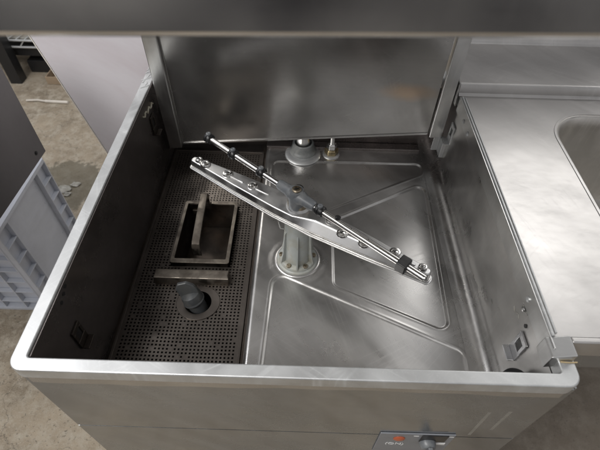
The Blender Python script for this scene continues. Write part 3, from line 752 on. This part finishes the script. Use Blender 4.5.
# ============================================================ white board leaning behind
WB = thing('white_board', 'large plain white board with a pinkish tint leaning behind the left rim', 'board')
mB = Matrix(((1,0,0,0),(0,0,1,.752),(0,1,0,0),(0,0,0,1)))
f = bmesh.new(); prism(f, [(-.2885, .005), (-.121, -.79), (.16, -.79), (.12, .14), (-.305, .08)], 0, .012, mB)
obj('board_sheet', f, M_board, WB, bevel=.001)
f = bmesh.new(); prism(f, [(-.3075, .080), (-.1235, -.79), (-.1215, -.79), (-.3052, .080)], -.0006, .0125, mB); obj('board_edge', f, M_boarde, WB)

# ============================================================ crate
CR = thing('plastic_crate', 'blue grey ribbed plastic crate standing on the floor under the dark worktable', 'crate')
cx0, cx1, cy0, cy1, cz0, cz1 = -1.06, -.505, .555, .880, -.858, -.458
f = bmesh.new(); w = .004
box(f, cx1-.022, cx1-.018, cy0+.004, cy1-.004, cz0, cz1-.0055); box(f, cx0+.018, cx0+.022, cy0+.02, cy1-.02, cz0, cz1-.002)
box(f, cx0+.022, cx1-.022, cy0+.020, cy0+.024, cz0, cz1-.002); box(f, cx0+.022, cx1-.022, cy1-.024, cy1-.020, cz0, cz1-.002); box(f, cx0+.022, cx1-.022, cy0+.024, cy1-.024, cz0+.004, cz0+.008)
obj('crate_wall', f, M_crate, CR)
f = bmesh.new(); ring_prism(f, rrect(cx0, cx1, cy0, cy1, (.012,)*4, 5), rrect(cx0+.022, cx1-.022, cy0+.024, cy1-.024, (.01,)*4, 5), cz1-.005, cz1)
ring_prism(f, rrect(cx0, cx1, cy0, cy1, (.012,)*4, 5), rrect(cx0+.004, cx1-.004, cy0+.004, cy1-.004, (.01,)*4, 5), cz1-.014, cz1-.0052); obj('crate_rim', f, M_crate, CR, bevel=.0012)
f = bmesh.new()
H = cz1-cz0
for yy in (cy0+.004, cy0+.060, cy1-.064, cy1-.008): box(f, cx1-.018, cx1-.002, yy, yy+.004, cz0, cz1-.0145)
for k in range(1, 6):
    z = cz0+H*k/6-.012
    for (a, b) in ((cy0+.008, cy0+.060), (cy1-.060, cy1-.008)): box(f, cx1-.018, cx1-.003, a, b, z, z+.004)
box(f, cx1-.018, cx1-.003, cy0+.064, cy1-.064, cz0+.05, cz0+.054)
box(f, cx1-.018, cx1-.001, cy0+.0, cy1-.0, cz0-.0, cz0+.012)
for xx in (cx1-.024, cx1-.09, cx1-.16, cx1-.30, cx0+.16, cx0+.09): box(f, xx, xx+.004, cy0+.003, cy0+.020, cz0+.0125, cz1-.0145)
for k in range(1, 7):
    z = cz0+H*k/7-.012; box(f, cx0+.02, cx1-.026, cy0+.004, cy0+.0195, z, z+.004)
box(f, cx0+.01, cx1-.02, cy0, cy0+.0195, cz0, cz0+.012)
obj('rib', f, M_crate, CR, bevel=.0008)
for k in range(4):
    z = cz1-.055-.075*k; obj('rivet', L([(.003, 0), (.003, .001), (.001, .0016)], (cx1-.0180, cy1-.078, z), (1, 0, 0), 12), M_crate, CR, smooth=True)

# ============================================================ things beyond, top left
SH = thing('wire_shelf_rack', 'black shelving rack with white wire shelf at the far left behind the white board', 'shelf')
obj('post', B(-1.275, -1.215, 1.93, 1.99, -.86, .30), M_blackm, SH)
f = bmesh.new()
for k in range(26):
    x = -1.24+.045*k; tube(f, [(x, 2.00, -.655), (x+.03, 2.34, -.655)], .0035, 6)
for z_ in (-.648, -.684): tube(f, [(-1.28, 1.995, z_), (-.20, 1.995, z_)], .0055, 8)
for k in range(10):
    x = -1.25+.075*k; tube(f, [(x, 1.995, -.684), (x+.035, 1.995, -.648)], .003, 6)
obj('wire_shelf', f, M_rim, SH, smooth=True)
obj('dark_fill_box', B(-1.214, -.20, 2.05, 2.30, -.86, -.79), M_blackm, SH, bevel=.003)  # black box added to fill the dark space under the shelf
obj('dark_fill_sheet', B(-1.60, -.20, 2.31, 2.32, -.86, -.66), M_blackm, SH)  # added behind the box so the space under the shelf reads dark
obj('shelf_beam', B(-1.60, -.20, 2.02, 2.045, -.745, -.695), M_blackm, SH, bevel=.002)
obj('shelf_board', B(-1.60, -.20, 2.046, 2.34, -.668, -.662), M_scrap, SH)
BXo = thing('cardboard_tray', 'low tan cardboard tray on the floor below the wire shelf', 'tray')
f = bmesh.new()
box(f, -1.075, -.88, 1.93, 1.936, -.858, -.815); box(f, -1.075, -1.069, 1.936, 2.12, -.858, -.815); box(f, -.886, -.88, 1.936, 2.12, -.858, -.815); box(f, -1.069, -.886, 2.114, 2.12, -.858, -.815)
obj('tray_wall', f, M_card, BXo, bevel=.001); obj('tray_base', B(-1.069, -.886, 1.936, 2.114, -.858, -.852), M_card, BXo)
f = bmesh.new(); lathe(f, [(.030, 0), (.040, .012), (.032, .03), (.014, .038), (.002, .039)], (-1.12, 2.115, -.789), n=16)
for v in f.verts: v.co += Vector((random.uniform(-.008, .008), random.uniform(-.008, .008), random.uniform(-.004, .004)))
tag(obj('crumpled_bag', f, M_bluew, smooth=True), 'small crumpled pale blue bag on the floor under the wire shelf', 'bag')
f = bmesh.new(); tube(f, [(-1.02, 1.765, -.853), (-.90, 1.760, -.853)], .0075, 12); tube(f, [(-1.12, 1.768, -.854), (-1.06, 1.770, -.851), (-1.02, 1.765, -.853)], .005, 10)
tag(obj('metal_rod', f, M_rod, smooth=True), 'thin pale metal rod lying on the concrete near the shelf', 'rod')
for k, (x, y, s) in enumerate(((-.690, 1.135, .024), (-.650, 1.165, .017), (-.662, 1.105, .011))):
    f = bmesh.new(); bmesh.ops.create_icosphere(f, subdivisions=2, radius=s)
    for v in f.verts: v.co.z *= .16; v.co.x *= 1.3; v.co += Vector((random.uniform(-.006, .006), random.uniform(-.006, .006), random.uniform(-.002, .002)))
    for v in f.verts: v.co += Vector((x, y, -.8555))
    tag(obj('paper_scrap', f, M_scrap, smooth=True), ('widest white paper scrap in the damp patch on the floor', 'upper white paper scrap, at the right end of the damp patch', 'smallest white scrap at the lower edge of the damp patch')[k], 'scrap', 'white scraps on the damp floor')
